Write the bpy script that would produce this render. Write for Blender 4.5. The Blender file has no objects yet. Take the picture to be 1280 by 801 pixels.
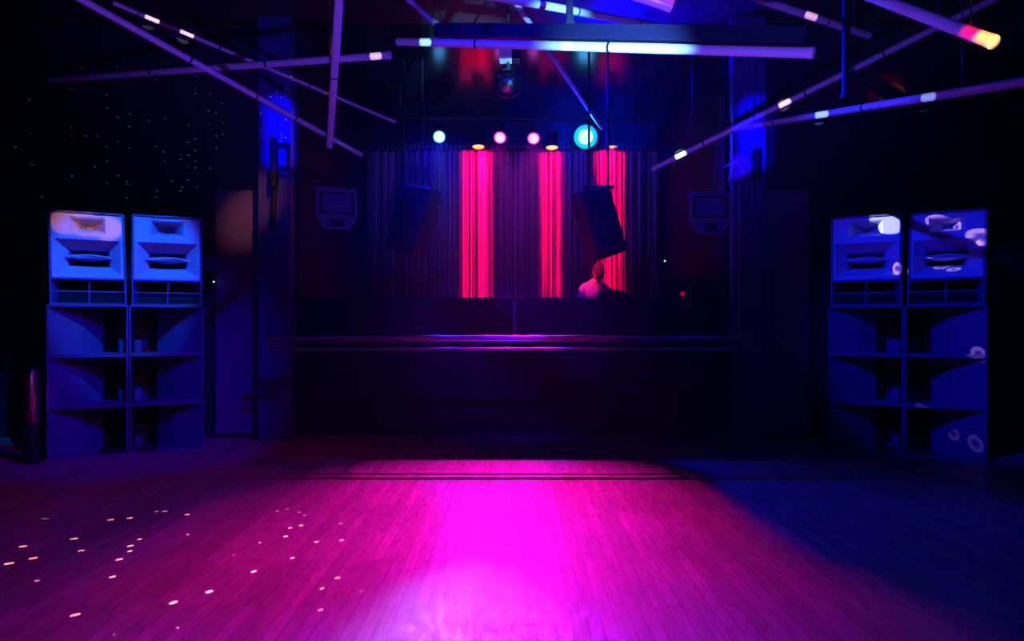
import bpy, bmesh, math, random
from mathutils import Vector, Matrix, Euler
random.seed(7)
sc = bpy.context.scene
COL = sc.collection
F, CX, HY, CAMZ = 853.0, 640.0, 405.0, 1.4
PI = math.pi

def P(px, py, d):
    """point at distance d seen at photo pixel (px, py)"""
    return Vector(((px - CX) * d / F, d, CAMZ - (py - HY) * d / F))

# ------------------------------------------------------------------ materials
def mat(name, col, rough=0.5, metal=0.0, coat=0.0, spec=0.5, noise=0.0, nscale=8.0, bump=0.0, bscale=40.0):
    m = bpy.data.materials.new(name); m.use_nodes = True
    nt = m.node_tree; b = nt.nodes['Principled BSDF']
    b.inputs['Base Color'].default_value = (*col, 1)
    b.inputs['Roughness'].default_value = rough
    b.inputs['Metallic'].default_value = metal
    b.inputs['Coat Weight'].default_value = coat
    b.inputs['Specular IOR Level'].default_value = spec
    tc = nt.nodes.new('ShaderNodeTexCoord')
    if noise > 0:
        n = nt.nodes.new('ShaderNodeTexNoise'); n.inputs['Scale'].default_value = nscale; n.inputs['Detail'].default_value = 4
        mx = nt.nodes.new('ShaderNodeMix'); mx.data_type = 'RGBA'
        mx.inputs[6].default_value = (*[c * (1 - noise) for c in col], 1)
        mx.inputs[7].default_value = (*[min(1, c * (1 + noise)) for c in col], 1)
        nt.links.new(tc.outputs['Object'], n.inputs['Vector'])
        nt.links.new(n.outputs['Fac'], mx.inputs[0]); nt.links.new(mx.outputs[2], b.inputs['Base Color'])
    if bump > 0:
        n2 = nt.nodes.new('ShaderNodeTexNoise'); n2.inputs['Scale'].default_value = bscale
        bp = nt.nodes.new('ShaderNodeBump'); bp.inputs['Strength'].default_value = bump; bp.inputs['Distance'].default_value = 0.01
        nt.links.new(tc.outputs['Object'], n2.inputs['Vector'])
        nt.links.new(n2.outputs['Fac'], bp.inputs['Height']); nt.links.new(bp.outputs['Normal'], b.inputs['Normal'])
    return m

def emat(name, col, strength):
    m = bpy.data.materials.new(name); m.use_nodes = True
    nt = m.node_tree; b = nt.nodes['Principled BSDF']
    b.inputs['Base Color'].default_value = (0.02, 0.02, 0.02, 1)
    b.inputs['Emission Color'].default_value = (*col, 1)
    b.inputs['Emission Strength'].default_value = strength
    return m

def floor_mat():
    m = bpy.data.materials.new('worn_plank_floor'); m.use_nodes = True
    nt = m.node_tree; N = nt.nodes; L = nt.links; b = N['Principled BSDF']
    tc = N.new('ShaderNodeTexCoord')
    mp = N.new('ShaderNodeMapping'); mp.inputs['Rotation'].default_value = (0, 0, PI / 2)
    L.new(tc.outputs['Object'], mp.inputs['Vector'])
    br = N.new('ShaderNodeTexBrick')
    br.offset = 0.37; br.inputs['Scale'].default_value = 1.0
    br.inputs['Brick Width'].default_value = 1.7; br.inputs['Row Height'].default_value = 0.07
    br.inputs['Mortar Size'].default_value = 0.0016; br.inputs['Mortar Smooth'].default_value = 0.3
    br.inputs['Color1'].default_value = (0.54, 0.28, 0.26, 1); br.inputs['Color2'].default_value = (0.38, 0.185, 0.165, 1)
    br.inputs['Mortar'].default_value = (0.10, 0.045, 0.04, 1)
    L.new(mp.outputs['Vector'], br.inputs['Vector'])
    # grain stretched along the boards
    mg = N.new('ShaderNodeMapping'); mg.inputs['Scale'].default_value = (26, 1.1, 1)
    L.new(tc.outputs['Object'], mg.inputs['Vector'])
    gn = N.new('ShaderNodeTexNoise'); gn.inputs['Scale'].default_value = 2.2; gn.inputs['Detail'].default_value = 6; gn.inputs['Roughness'].default_value = 0.65
    L.new(mg.outputs['Vector'], gn.inputs['Vector'])
    gr = N.new('ShaderNodeMapRange'); gr.inputs['From Min'].default_value = 0.25; gr.inputs['From Max'].default_value = 0.75
    gr.inputs['To Min'].default_value = 0.62; gr.inputs['To Max'].default_value = 1.25
    L.new(gn.outputs['Fac'], gr.inputs['Value'])
    # worn, stained patches
    wn = N.new('ShaderNodeTexNoise'); wn.inputs['Scale'].default_value = 0.9; wn.inputs['Detail'].default_value = 5
    L.new(tc.outputs['Object'], wn.inputs['Vector'])
    wr = N.new('ShaderNodeMapRange'); wr.inputs['From Min'].default_value = 0.3; wr.inputs['From Max'].default_value = 0.7
    wr.inputs['To Min'].default_value = 0.7; wr.inputs['To Max'].default_value = 1.15
    L.new(wn.outputs['Fac'], wr.inputs['Value'])
    mu = N.new('ShaderNodeMath'); mu.operation = 'MULTIPLY'
    L.new(gr.outputs[0], mu.inputs[0]); L.new(wr.outputs[0], mu.inputs[1])
    mx = N.new('ShaderNodeMix'); mx.data_type = 'RGBA'; mx.blend_type = 'MULTIPLY'; mx.inputs[0].default_value = 1
    L.new(br.outputs['Color'], mx.inputs[6]); L.new(mu.outputs[0], mx.inputs[7])
    L.new(mx.outputs[2], b.inputs['Base Color'])
    # scuffed varnish: glossier where the finish survives
    sn = N.new('ShaderNodeTexNoise'); sn.inputs['Scale'].default_value = 7; sn.inputs['Detail'].default_value = 8; sn.inputs['Roughness'].default_value = 0.75
    ms = N.new('ShaderNodeMapping'); ms.inputs['Scale'].default_value = (7.0, 0.7, 1)
    L.new(tc.outputs['Object'], ms.inputs['Vector']); L.new(ms.outputs['Vector'], sn.inputs['Vector'])
    rr = N.new('ShaderNodeMapRange'); rr.inputs['From Min'].default_value = 0.38; rr.inputs['From Max'].default_value = 0.62
    rr.inputs['To Min'].default_value = 0.46; rr.inputs['To Max'].default_value = 0.62
    L.new(sn.outputs['Fac'], rr.inputs['Value']); L.new(rr.outputs[0], b.inputs['Roughness'])
    b.inputs['Specular IOR Level'].default_value = 0.4
    b.inputs['Coat Roughness'].default_value = 0.17
    vn = N.new('ShaderNodeTexNoise'); vn.inputs['Scale'].default_value = 9; vn.inputs['Detail'].default_value = 9; vn.inputs['Roughness'].default_value = 0.8
    mv = N.new('ShaderNodeMapping'); mv.inputs['Scale'].default_value = (2.4, 0.9, 1)
    L.new(tc.outputs['Object'], mv.inputs['Vector']); L.new(mv.outputs['Vector'], vn.inputs['Vector'])
    vr = N.new('ShaderNodeMapRange'); vr.inputs['From Min'].default_value = 0.52; vr.inputs['From Max'].default_value = 0.555
    vr.inputs['To Min'].default_value = 0.0; vr.inputs['To Max'].default_value = 1.0
    L.new(vn.outputs['Fac'], vr.inputs['Value']); L.new(vr.outputs[0], b.inputs['Coat Weight'])
    # fine scratches + board joints in relief
    hn = N.new('ShaderNodeTexNoise'); hn.inputs['Scale'].default_value = 55; hn.inputs['Detail'].default_value = 5
    mh = N.new('ShaderNodeMapping'); mh.inputs['Scale'].default_value = (2.2, 0.8, 1)
    L.new(tc.outputs['Object'], mh.inputs['Vector']); L.new(mh.outputs['Vector'], hn.inputs['Vector'])
    ad = N.new('ShaderNodeMath'); ad.operation = 'MULTIPLY_ADD'; ad.inputs[1].default_value = -0.8
    L.new(br.outputs['Fac'], ad.inputs[0]); L.new(hn.outputs['Fac'], ad.inputs[2])
    bp = N.new('ShaderNodeBump'); bp.inputs['Strength'].default_value = 0.22; bp.inputs['Distance'].default_value = 0.004
    L.new(ad.outputs[0], bp.inputs['Height']); L.new(bp.outputs['Normal'], b.inputs['Normal'])
    L.new(bp.outputs['Normal'], b.inputs['Coat Normal'])
    return m

M = {
 'floor': floor_mat(),
 'wall': mat('dark_painted_wall', (0.018, 0.018, 0.045), 0.6, noise=0.35, nscale=2.5, bump=0.1, bscale=60),
 'panel': mat('grey_blue_painted_panel', (0.12, 0.11, 0.22), 0.55, noise=0.2, nscale=3),
 'ceil': mat('black_gloss_ceiling', (0.006, 0.006, 0.010), 0.2, spec=0.6, bump=0.05, bscale=3),
 'mattceil': mat('black_matt_ceiling', (0.02, 0.02, 0.028), 0.6, noise=0.3, nscale=3, bump=0.2, bscale=20),
 'pillar': mat('blue_pillar_paint', (0.05, 0.05, 0.24), 0.5, noise=0.15, nscale=4),
 'stage': mat('black_stage_cladding', (0.003, 0.003, 0.045), 0.7, spec=0.08, noise=0.3, nscale=5),
 'seam': mat('aluminium_seam', (0.16, 0.15, 0.18), 0.5, metal=0.3),
 'steel': mat('polished_steel', (0.62, 0.62, 0.64), 0.22, metal=1.0, noise=0.08, nscale=30),
 'black': mat('black_powder_coat', (0.006, 0.006, 0.012), 0.5, spec=0.3),
 'cab': mat('navy_cabinet_paint', (0.05, 0.06, 0.22), 0.42, noise=0.12, nscale=20, bump=0.15, bscale=180),
 'cabdark': mat('dark_cabinet_paint', (0.008, 0.008, 0.022), 0.6, spec=0.25, bump=0.2, bscale=160),
 'horn': mat('pale_blue_moulded_horn', (0.40, 0.45, 0.68), 0.35, noise=0.05, nscale=10),
 'throat': mat('horn_throat_black', (0.008, 0.008, 0.009), 0.7),
 'cone': mat('paper_driver_cone', (0.06, 0.06, 0.06), 0.7),
 'tube': mat('white_tube_plastic', (0.62, 0.60, 0.66), 0.32, coat=0.4, noise=0.12, nscale=3),
 'house': mat('tube_housing', (0.006, 0.006, 0.03), 0.45),
 'cable': mat('black_cable', (0.02, 0.02, 0.02), 0.6),
 'string': mat('silver_string_curtain', (0.55, 0.52, 0.55), 0.42, metal=0.15),
 'skin': mat('skin', (0.55, 0.33, 0.25), 0.5),
 'shirt': mat('pale_shirt', (0.62, 0.58, 0.58), 0.8, noise=0.1, nscale=15),
 'cap': mat('dark_cap', (0.10, 0.08, 0.08), 0.8),
 'trouser': mat('dark_trousers', (0.03, 0.03, 0.04), 0.8),
 'mirror': mat('mirror_tiles', (0.9, 0.9, 0.92), 0.06, metal=1.0),
 'cloth': mat('black_cloth', (0.012, 0.012, 0.016), 0.95, bump=0.6, bscale=30),
}
def string_mat():
    m = mat('mixed_string_curtain', (0.5, 0.5, 0.5), 0.42, metal=0.1); nt = m.node_tree; N = nt.nodes; L = nt.links
    tc = N.new('ShaderNodeTexCoord'); mp = N.new('ShaderNodeMapping'); mp.inputs['Scale'].default_value = (1, 0.2, 0.0)
    L.new(tc.outputs['Object'], mp.inputs['Vector'])
    n = N.new('ShaderNodeTexNoise'); n.inputs['Scale'].default_value = 24; n.inputs['Detail'].default_value = 3
    L.new(mp.outputs['Vector'], n.inputs['Vector'])
    r = N.new('ShaderNodeValToRGB'); r.color_ramp.elements[0].position = 0.40; r.color_ramp.elements[0].color = (0.02, 0.02, 0.025, 1)
    r.color_ramp.elements[1].position = 0.62; r.color_ramp.elements[1].color = (0.75, 0.72, 0.75, 1)
    L.new(n.outputs['Fac'], r.inputs['Fac']); L.new(r.outputs['Color'], N['Principled BSDF'].inputs['Base Color'])
    return m
M['string'] = string_mat()
def glass_mat():
    m = bpy.data.materials.new('clear_acrylic'); m.use_nodes = True
    b = m.node_tree.nodes['Principled BSDF']
    b.inputs['Base Color'].default_value = (0.9, 0.9, 0.95, 1); b.inputs['Roughness'].default_value = 0.08
    b.inputs['Transmission Weight'].default_value = 1.0; b.inputs['IOR'].default_value = 1.15
    return m
M['acrylic'] = glass_mat()

# ------------------------------------------------------------------ mesh builder
class MB:
    def __init__(s, off=(0, 0, 0)):
        s.bm = bmesh.new(); s.off = Vector(off); s.smooth = False
    def poly(s, pts, faces):
        vs = [s.bm.verts.new(Vector(p) - s.off) for p in pts]
        for f in faces:
            try: s.bm.faces.new([vs[i] for i in f])
            except ValueError: pass
        return s
    def hexa(s, a):
        """8 points: bottom ring 0-3, top ring 4-7"""
        return s.poly(a, [(3, 2, 1, 0), (4, 5, 6, 7), (0, 1, 5, 4), (1, 2, 6, 5), (2, 3, 7, 6), (3, 0, 4, 7)])
    def box(s, lo, hi):
        (x0, y0, z0), (x1, y1, z1) = lo, hi
        return s.hexa([(x0, y0, z0), (x1, y0, z0), (x1, y1, z0), (x0, y1, z0), (x0, y0, z1), (x1, y0, z1), (x1, y1, z1), (x0, y1, z1)])
    def bar(s, p0, p1, w, h, up=(0, 0, 1)):
        p0, p1 = Vector(p0), Vector(p1); t = (p1 - p0).normalized(); u = Vector(up)
        sd = t.cross(u)
        if sd.length < 1e-3: sd = t.cross(Vector((1, 0, 0)))
        sd.normalize(); u = sd.cross(t).normalized(); sd *= w / 2; u *= h / 2
        return s.hexa([p0 - sd - u, p0 + sd - u, p1 + sd - u, p1 - sd - u, p0 - sd + u, p0 + sd + u, p1 + sd + u, p1 - sd + u])
    def rings(s, rings, cap0=True, cap1=True, close=True):
        vr = [[s.bm.verts.new(Vector(p) - s.off) for p in r] for r in rings]
        n = len(rings[0])
        for a, b in zip(vr, vr[1:]):
            for i in range(n if close else n - 1):
                j = (i + 1) % n
                s.bm.faces.new((a[i], a[j], b[j], b[i]))
        if cap0: s.bm.faces.new(vr[0][::-1])
        if cap1: s.bm.faces.new(vr[-1])
        return s
    def tube(s, pts, r, seg=12, caps=True):
        pts = [Vector(p) for p in pts]
        rs = r if isinstance(r, (list, tuple)) else [r] * len(pts)
        out = []
        for i, p in enumerate(pts):
            t = (pts[min(i + 1, len(pts) - 1)] - pts[max(i - 1, 0)]).normalized()
            a = Vector((0, 0, 1)) if abs(t.z) < 0.95 else Vector((1, 0, 0))
            u = t.cross(a).normalized(); v = u.cross(t).normalized()
            out.append([p + (u * math.cos(2 * PI * k / seg) + v * math.sin(2 * PI * k / seg)) * rs[i] for k in range(seg)])
        s.smooth = True
        return s.rings(out, caps, caps)
    def axis(s, c, ax, prof, seg=20):
        """lathe: profile of (distance along axis, radius) about axis ax from c"""
        ax = Vector(ax).normalized(); c = Vector(c)
        a = Vector((0, 0, 1)) if abs(ax.z) < 0.95 else Vector((1, 0, 0))
        u = ax.cross(a).normalized(); v = u.cross(ax).normalized()
        s.smooth = True
        return s.rings([[c + ax * h + (u * math.cos(2 * PI * k / seg) + v * math.sin(2 * PI * k / seg)) * max(r, 1e-4) for k in range(seg)] for h, r in prof])
    def prism(s, poly2, y0, y1):
        """polygon in xz extruded along y"""
        return s.rings([[(x, y0, z) for x, z in poly2], [(x, y1, z) for x, z in poly2]])
    def xf(s, m):
        bmesh.ops.transform(s.bm, matrix=m, verts=s.bm.verts); return s
    def build(s, name, m, parent=None, bevel=0.0):
        bmesh.ops.recalc_face_normals(s.bm, faces=s.bm.faces)
        me = bpy.data.meshes.new(name); s.bm.to_mesh(me); s.bm.free()
        if s.smooth:
            me.polygons.foreach_set('use_smooth', [True] * len(me.polygons))
            try: me.set_sharp_from_angle(angle=math.radians(40))
            except Exception: pass
        me.materials.append(m if not isinstance(m, str) else M[m])
        o = bpy.data.objects.new(name, me); COL.objects.link(o)
        if parent: o.parent = parent
        if bevel:
            bv = o.modifiers.new('bevel', 'BEVEL'); bv.width = bevel; bv.segments = 2; bv.limit_method = 'ANGLE'
        return o

def thing(name, label, cat, loc=(0, 0, 0), rz=0.0, group=None):
    o = bpy.data.objects.new(name, None); COL.objects.link(o)
    o.empty_display_size = 0.1
    o.location = loc; o.rotation_euler = (0, 0, rz)
    tag(o, label, cat, group); return o
def tag(o, label=None, cat=None, group=None, kind=None):
    if label: o['label'] = label
    if cat: o['category'] = cat
    if group: o['group'] = group
    if kind: o['kind'] = kind
    return o
def struct(o, label=None):
    o['kind'] = 'structure'
    if label: o['label'] = label
    return o
def dup(o, parent=None):
    c = o.copy(); COL.objects.link(c)
    if parent: c.parent = parent
    for ch in list(o.children): dup(ch, c)
    return c

# ------------------------------------------------------------------ setting
CZ = 5.1            # ceiling height
WY = 8.45           # wall flanking the stage
SW = 2.62           # half width of the stage opening
SY = 8.6            # stage front
BY = 12.5           # stage back wall
struct(MB().box((-6.4, -3.2, -0.1), (6.4, BY, 0)).build('floor', 'floor'), 'worn wooden plank dance floor under pink light')
struct(MB().box((-6.4, -3.2, CZ), (6.4, SY - 0.2, CZ + 0.1)).build('ceiling', 'mattceil'), 'black ceiling over the dance floor')
struct(MB().box((-3.2, SY - 0.2, CZ), (3.2, BY + 0.3, CZ + 0.1)).build('ceiling_stage', 'ceil'), 'glossy black ceiling over the stage')
struct(MB().box((-6.5, -3.2, 0), (-6.4, WY, CZ)).build('wall_left', 'wall'))
struct(MB().box((6.4, -3.2, 0), (6.5, WY, CZ)).build('wall_right', 'wall'))
struct(MB().box((-6.5, -3.3, 0), (6.5, -3.2, CZ)).build('wall_behind', 'wall'))
for s, nm in ((-1, 'left'), (1, 'right')):
    a, b_ = sorted((s * 6.4, s * 3.0))
    struct(MB().box((a, WY, 0), (b_, WY + 0.1, CZ)).build('wall_front_' + nm, 'wall'))
    a, b_ = sorted((s * SW, s * (SW + 0.1)))
    struct(MB().box((a, WY - 0.05, 0), (b_, BY, CZ)).build('wall_stage_' + nm, 'stage'))
    # ribbed pillar
    mb = MB(); x0, x1 = sorted((s * 2.66, s * 3.06))
    mb.box((x0, 8.22, 0), (x1, WY, CZ))
    for k in range(6):
        xa = x0 + 0.012 + k * (x1 - x0 - 0.024) / 6
        mb.box((xa, 8.205, 0), (xa + 0.035, 8.22, CZ))
    struct(mb.build('pillar', 'pillar'), 'ribbed pillar beside the stage, %s side' % nm)
    # painted panel between pillar and speaker stack
    a, b_ = sorted((s * 3.07, s * 3.66))
    struct(MB().box((a, WY - 0.03, 0.05), (b_, WY - 0.001, 3.05)).build('trim_%d' % (1 if s < 0 else 2), 'panel'))
struct(MB().box((-SW - 0.1, BY, 0), (SW + 0.1, BY + 0.1, CZ)).build('wall_back', 'stage'))
struct(MB().box((-SW, SY + 0.12, 0), (SW, BY, 0.55)).build('floor_stage', 'stage'), 'raised stage floor')
# stage front wall with cladding boards and one pale seam
mb = MB()
mb.box((-SW, SY, 0), (SW, SY + 0.12, 1.70))
mb.box((-SW, SY - 0.02, 1.70), (SW, SY + 0.16, 1.735))
for k in range(7):
    x = -SW + 0.04 + k * 0.745
    mb.box((x, SY - 0.012, 0.08), (x + 0.70, SY, 1.66))
sf = struct(mb.build('wall_stage_front', 'stage', bevel=0.004), 'black stage front wall')
struct(MB().box((P(641, 0, SY).x, SY - 0.02, 1.23), (P(645, 0, SY).x, SY - 0.012, 1.70)).build('trim_3', 'seam'), 'pale seam strip on the stage front')
# ceiling beams over the dance floor
for i, y in enumerate((2.2, 4.6, 7.0)):
    struct(MB().box((-6.4, y - 0.11, CZ - 0.22), (6.4, y + 0.11, CZ)).build('ceiling_beam', 'mattceil'), 'dark ceiling beam')

# ------------------------------------------------------------------ barrier rail in front of the stage
RY = 7.55
rail = thing('stage_rail', 'polished double steel rail running across in front of the black stage wall', 'rail', (0, RY, 0))
o3 = (0, RY, 0)
zt, zl = P(0, 422, RY).z, P(0, 436, RY).z
MB(o3).tube([(-2.72, RY, zt), (2.72, RY, zt)], 0.026, 16).build('upper_rail', 'steel', rail)
MB(o3).tube([(-2.72, RY, zl), (2.72, RY, zl)], 0.017, 16).build('lower_rail', 'steel', rail)
MB(o3).tube([(-2.72, RY + 0.1, zt - 0.035), (2.72, RY + 0.1, zt - 0.035)], 0.014, 12).build('rear_rail', 'steel', rail)
for x in (-2.5, -1.25, 1.25, 2.5):
    mb = MB(o3); mb.bar((x, RY, zl - 0.02), (x, SY - 0.012, zl - 0.1), 0.04, 0.03)
    mb.bar((x, RY, zl - 0.03), (x, RY, zt), 0.035, 0.03, (0, 1, 0))
    mb.build('bracket', 'black', rail)

# ------------------------------------------------------------------ string curtain
CY, CTOP = 12.05, 4.46
mb = MB()
for layer in range(3):
    n = 250
    for k in range(n):
        x = -2.56 + 5.12 * (k + random.random() * 0.9) / n
        clump = 0.5 + 0.5 * math.sin(x * 9.0 + layer * 1.7) * math.sin(x * 23.1 + layer)
        if layer < 2 and random.random() > 0.35 + 0.65 * clump: continue
        w = random.uniform(0.004, 0.0095); a = random.uniform(-0.9, 0.9)
        dx, dy = w * math.cos(a), w * math.sin(a)
        y = CY + layer * 0.05 + random.uniform(-0.015, 0.015) + 0.03 * math.sin(x * 14)
        sway = random.uniform(-0.02, 0.02)
        zb = 0.56 + random.uniform(0, 0.05)
        zm = random.uniform(1.8, 3.2)
        r = [[(x - dx, y - dy, CTOP), (x + dx, y + dy, CTOP), (x + dx - dy * .3, y + dy + dx * .3, CTOP), (x - dx - dy * .3, y - dy + dx * .3, CTOP)]]
        for z, q in ((zm, sway * .5), (zb, sway)):
            r.append([(px + q, py, z) for px, py, _ in r[0]])
        mb.rings(r)
cur = mb.build('string_curtain', 'string')
tag(cur, 'silver string curtain hanging across the back of the stage, washed in red stripes', 'curtain', kind='stuff')
ct = thing('curtain_track', 'dark track with pale glides along the top of the string curtain', 'track', (0, CY, CTOP))
mb = MB((0, CY, CTOP)); mb.box((-2.6, CY - 0.09, CTOP), (2.6, CY + 0.16, CTOP + 0.09)); mb.build('track', 'black', ct, bevel=0.006)
mb = MB((0, CY, CTOP))
for k in range(64):
    x = -2.5 + k * 5.0 / 63
    mb.box((x - 0.012, CY - 0.1, CTOP + 0.01), (x + 0.012, CY - 0.09, CTOP + 0.07 + 0.02 * (k % 3)))
mb.build('glides', 'seam', ct)['kind'] = 'stuff'
for s in (-1, 1):
    MB((0, CY, CTOP)).tube([(s * 2.2, CY, CTOP + 0.08), (s * 2.2, CY, CZ)], 0.012, 8).build('hanger', 'black', ct)

# ------------------------------------------------------------------ lights
def spot(name, loc, target, power, col, angle, blend=0.3, size=0.06, spec=1.0):
    d = bpy.data.lights.new(name, 'SPOT'); d.energy = power; d.color = col
    d.spot_size = math.radians(angle); d.spot_blend = blend; d.shadow_soft_size = size
    d.specular_factor = spec
    o = bpy.data.objects.new(name, d); COL.objects.link(o); o.location = loc
    o.rotation_euler = (Vector(target) - Vector(loc)).to_track_quat('-Z', 'Y').to_euler()
    return o
def point(name, loc, power, col, size=0.1):
    d = bpy.data.lights.new(name, 'POINT'); d.energy = power; d.color = col; d.shadow_soft_size = size
    o = bpy.data.objects.new(name, d); COL.objects.link(o); o.location = loc; return o
def area(name, loc, target, power, col, sx, sy):
    d = bpy.data.lights.new(name, 'AREA'); d.energy = power; d.color = col; d.shape = 'RECTANGLE'; d.size = sx; d.size_y = sy
    o = bpy.data.objects.new(name, d); COL.objects.link(o); o.location = loc
    o.rotation_euler = (Vector(target) - Vector(loc)).to_track_quat('-Z', 'Y').to_euler(); return o

BLUE, PINK, RED, VIO = (0.0, 0.006, 1.0), (0.95, 0.0, 1.0), (1.0, 0.0, 0.06), (0.35, 0.02, 1.0)

PW1 = 2300
def wash_slot(o, cx, hw, D):
    """wall-washer optic: a narrow upright slot of light, even from top to bottom"""
    d = o.data; d.use_nodes = True; nt = d.node_tree; N = nt.nodes; L = nt.links
    R3 = o.rotation_euler.to_matrix(); inv = R3.transposed()
    em = N['Emission']; tc = N.new('ShaderNodeTexCoord')
    def dot(v):
        n = N.new('ShaderNodeVectorMath'); n.operation = 'DOT_PRODUCT'; n.inputs[1].default_value = inv @ Vector(v)
        L.new(tc.outputs['Normal'], n.inputs[0]); return n.outputs['Value']
    def mth(op, a, b):
        n = N.new('ShaderNodeMath'); n.operation = op
        for k, v in enumerate((a, b)):
            if isinstance(v, (int, float)): n.inputs[k].default_value = v
            elif v is not None: L.new(v, n.inputs[k])
        return n.outputs[0]
    nx, ny = dot((1, 0, 0)), mth('ABSOLUTE', dot((0, 1, 0)), None)
    ny = mth('MAXIMUM', ny, 0.085)
    off = mth('ABSOLUTE', mth('SUBTRACT', mth('MULTIPLY', mth('DIVIDE', nx, ny), D), cx), None)
    mr = N.new('ShaderNodeMapRange'); mr.interpolation_type = 'SMOOTHSTEP'
    mr.inputs['From Min'].default_value = hw * 1.15; mr.inputs['From Max'].default_value = hw * 0.55
    L.new(off, mr.inputs['Value'])
    L.new(mth('MULTIPLY', mr.outputs[0], mth('POWER', ny, -2.4)), em.inputs['Strength'])

# stage lamps on a pipe
LB = 11.0
bar = thing('lighting_bar', 'black pipe under the ceiling that carries the round stage lamps', 'lighting bar', (0, LB, P(0, 148, LB).z))
zb = P(0, 148, LB).z
MB((0, LB, zb)).tube([(-2.3, LB, zb), (2.3, LB, zb)], 0.025, 12).build('pipe', 'black', bar)
for x in (-1.8, 0, 1.8):
    MB((0, LB, zb)).tube([(x, LB, zb), (x, LB, CZ)], 0.012, 8).build('drop_rod', 'black', bar)

def par(px, py, aim, ccol, ecol, estr, r, core, label, group):
    c = P(px, py, LB); d = (Vector(aim) - c).normalized()
    sdx = d.cross(Vector((0, 0, 1))).normalized(); sdy = sdx.cross(d)
    t = thing('stage_spotlight', label, 'stage light', (c.x, LB, zb), 0, group)
    off = (c.x, LB, zb)
    MB(off).axis(c, d, [(-0.34, 0.05), (-0.32, r * 0.75), (-0.2, r * 1.0), (0.0, r * 1.12), (0.02, r * 1.14), (0.02, r * 1.02), (0.0, r * 1.0), (-0.01, r * 0.98)], 24).build('housing', 'black', t)
    MB(off).rings([[c + d * h + (sdx * math.cos(2 * PI * k / 28) + sdy * math.sin(2 * PI * k / 28)) * q for k in range(28)] for h, q in ((-0.004, r * 0.98), (0.006, r * 0.86), (0.010, r * core))], False, False).build('lens_rim', emat('lens_rim_glow', ecol, estr), t)['label'] = 'coloured glowing rim of the lens'
    MB(off).axis(c, d, [(0.0105, r * core), (0.016, r * core * 0.6), (0.018, 0.002)], 24).build('lens', emat('lens_glow', ccol, 9), t)['label'] = 'glowing round lens'
    sd = d.cross(Vector((0, 0, 1))).normalized(); q = c - d * 0.12
    mb = MB(off)
    for s in (-1, 1):
        mb.bar(q + sd * s * (r * 1.2), q + sd * s * (r * 1.2) + Vector((0, 0, zb - q.z)), 0.012, 0.03)
    mb.bar(q - sd * r * 1.25 + Vector((0, 0, zb - q.z)), q + sd * r * 1.25 + Vector((0, 0, zb - q.z)), 0.03, 0.014)
    mb.bar(q + Vector((0, 0, zb - q.z)), Vector((c.x, LB, zb)), 0.03, 0.03)
    mb.build('yoke', 'black', t)
    return c, d
g = 'round stage lamps over the curtain'
c1, d1 = par(549, 171, (-0.6, 3.0, 0.9), (0.10, 0.4, 1.0), (0.02, 0.3, 1.0), 1.6, 0.100, 0.85, 'glowing pale blue round stage lamp, the smaller of the two blue ones', g)
c2, d2 = par(625, 172, (-0.7, 4.6, 0.5), (1.0, 0.09, 0.9), (1.0, 0.05, 1.0), 1.2, 0.10, 0.75, 'glowing pink round stage lamp nearer the small blue lamp', g)
c3, d3 = par(667, 173, (0.15, 4.6, 0.5), (1.0, 0.09, 0.9), (1.0, 0.05, 1.0), 1.2, 0.10, 0.75, 'glowing pink round stage lamp nearer the big blazing blue lamp', g)
c4, d4 = par(732, 171, (0.3, 2.2, 1.3), (0.085, 0.5, 1.0), (0.0, 0.45, 1.0), 1.5, 0.19, 0.62, 'big blazing cyan blue round stage lamp above the hanging loudspeaker', g)
spot('blue_lamp_light', c1 + d1 * 0.06, (-0.5, 3.2, 0.0), 2600, (0.0, 0.006, 1.0), 32, 1.0, 0.08)
spot('floor_glint_spot', c1 + d1 * 0.06, (-0.25, 2.95, 0.0), 560, (0.7, 0.75, 1.0), 8.5, 1.0, 0.04)  # white spot added at the small blue lamp for the floor glint
spot('pink_lamp_light', c2 + d2 * 0.06, (-0.5, 5.1, 0), PW1, (1.0, 0.003, 0.58), 32, 1.0, 0.06)
spot('pink_lamp_light', c3 + d3 * 0.06, (0.15, 5.1, 0), PW1, (1.0, 0.003, 0.72), 32, 1.0, 0.06)
spot('blue_lamp_light', c4 + d4 * 0.06, (0.3, 2.2, 1.3), 1300, BLUE, 80, 0.8, 0.1)

# red downlights close to the curtain
g = 'warm can lights above the curtain'
for i, (px, py, lab) in enumerate(((598, 183, 'glowing orange can light above the curtain, beside the small blue lamp'),
                                   (690, 184, 'glowing orange can light above the curtain, between a pink and the big blue lamp'),
                                   (766, 183, 'dimmer orange can light above the curtain, past the big blue lamp'))):
    c = P(px, py, 11.72)
    t = thing('can_light', lab, 'can light', c, 0, g)
    d = Vector((0, -0.16, -1)).normalized()
    r = 0.105 if i < 2 else 0.075
    MB(c).axis(c, d, [(-0.26, 0.04), (-0.25, r * 0.9), (0, r * 1.1), (0.012, r * 1.14), (0.012, r), (0, r * 0.98)], 20).build('can', 'black', t)
    MB(c).axis(c, d, [(0.001, r * 0.96), (0.014, r * 0.6), (0.016, 0.002)], 20).build('bulb_glow', emat('warm_glow', (1.0, 0.50, 0.10), 1.6 if i < 2 else 1.0), t)['label'] = 'glowing orange lens'
    MB(c).bar(c + Vector((0, 0, 0.24)), Vector((c.x, c.y, CZ)), 0.03, 0.03).build('stem', 'black', t)
    q = spot('red_can_light', c + d * 0.04 + Vector((0, 0.02, 0)), (c.x, CY + 0.25, c.z - 0.9), (85, 75, 75)[i], (1.0, 0.0, 0.055), 150, 0.2, 0.01)
    wash_slot(q, (-0.06, 0.01, -0.01)[i], (0.27, 0.20, 0.23)[i], CY - c.y)

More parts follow.
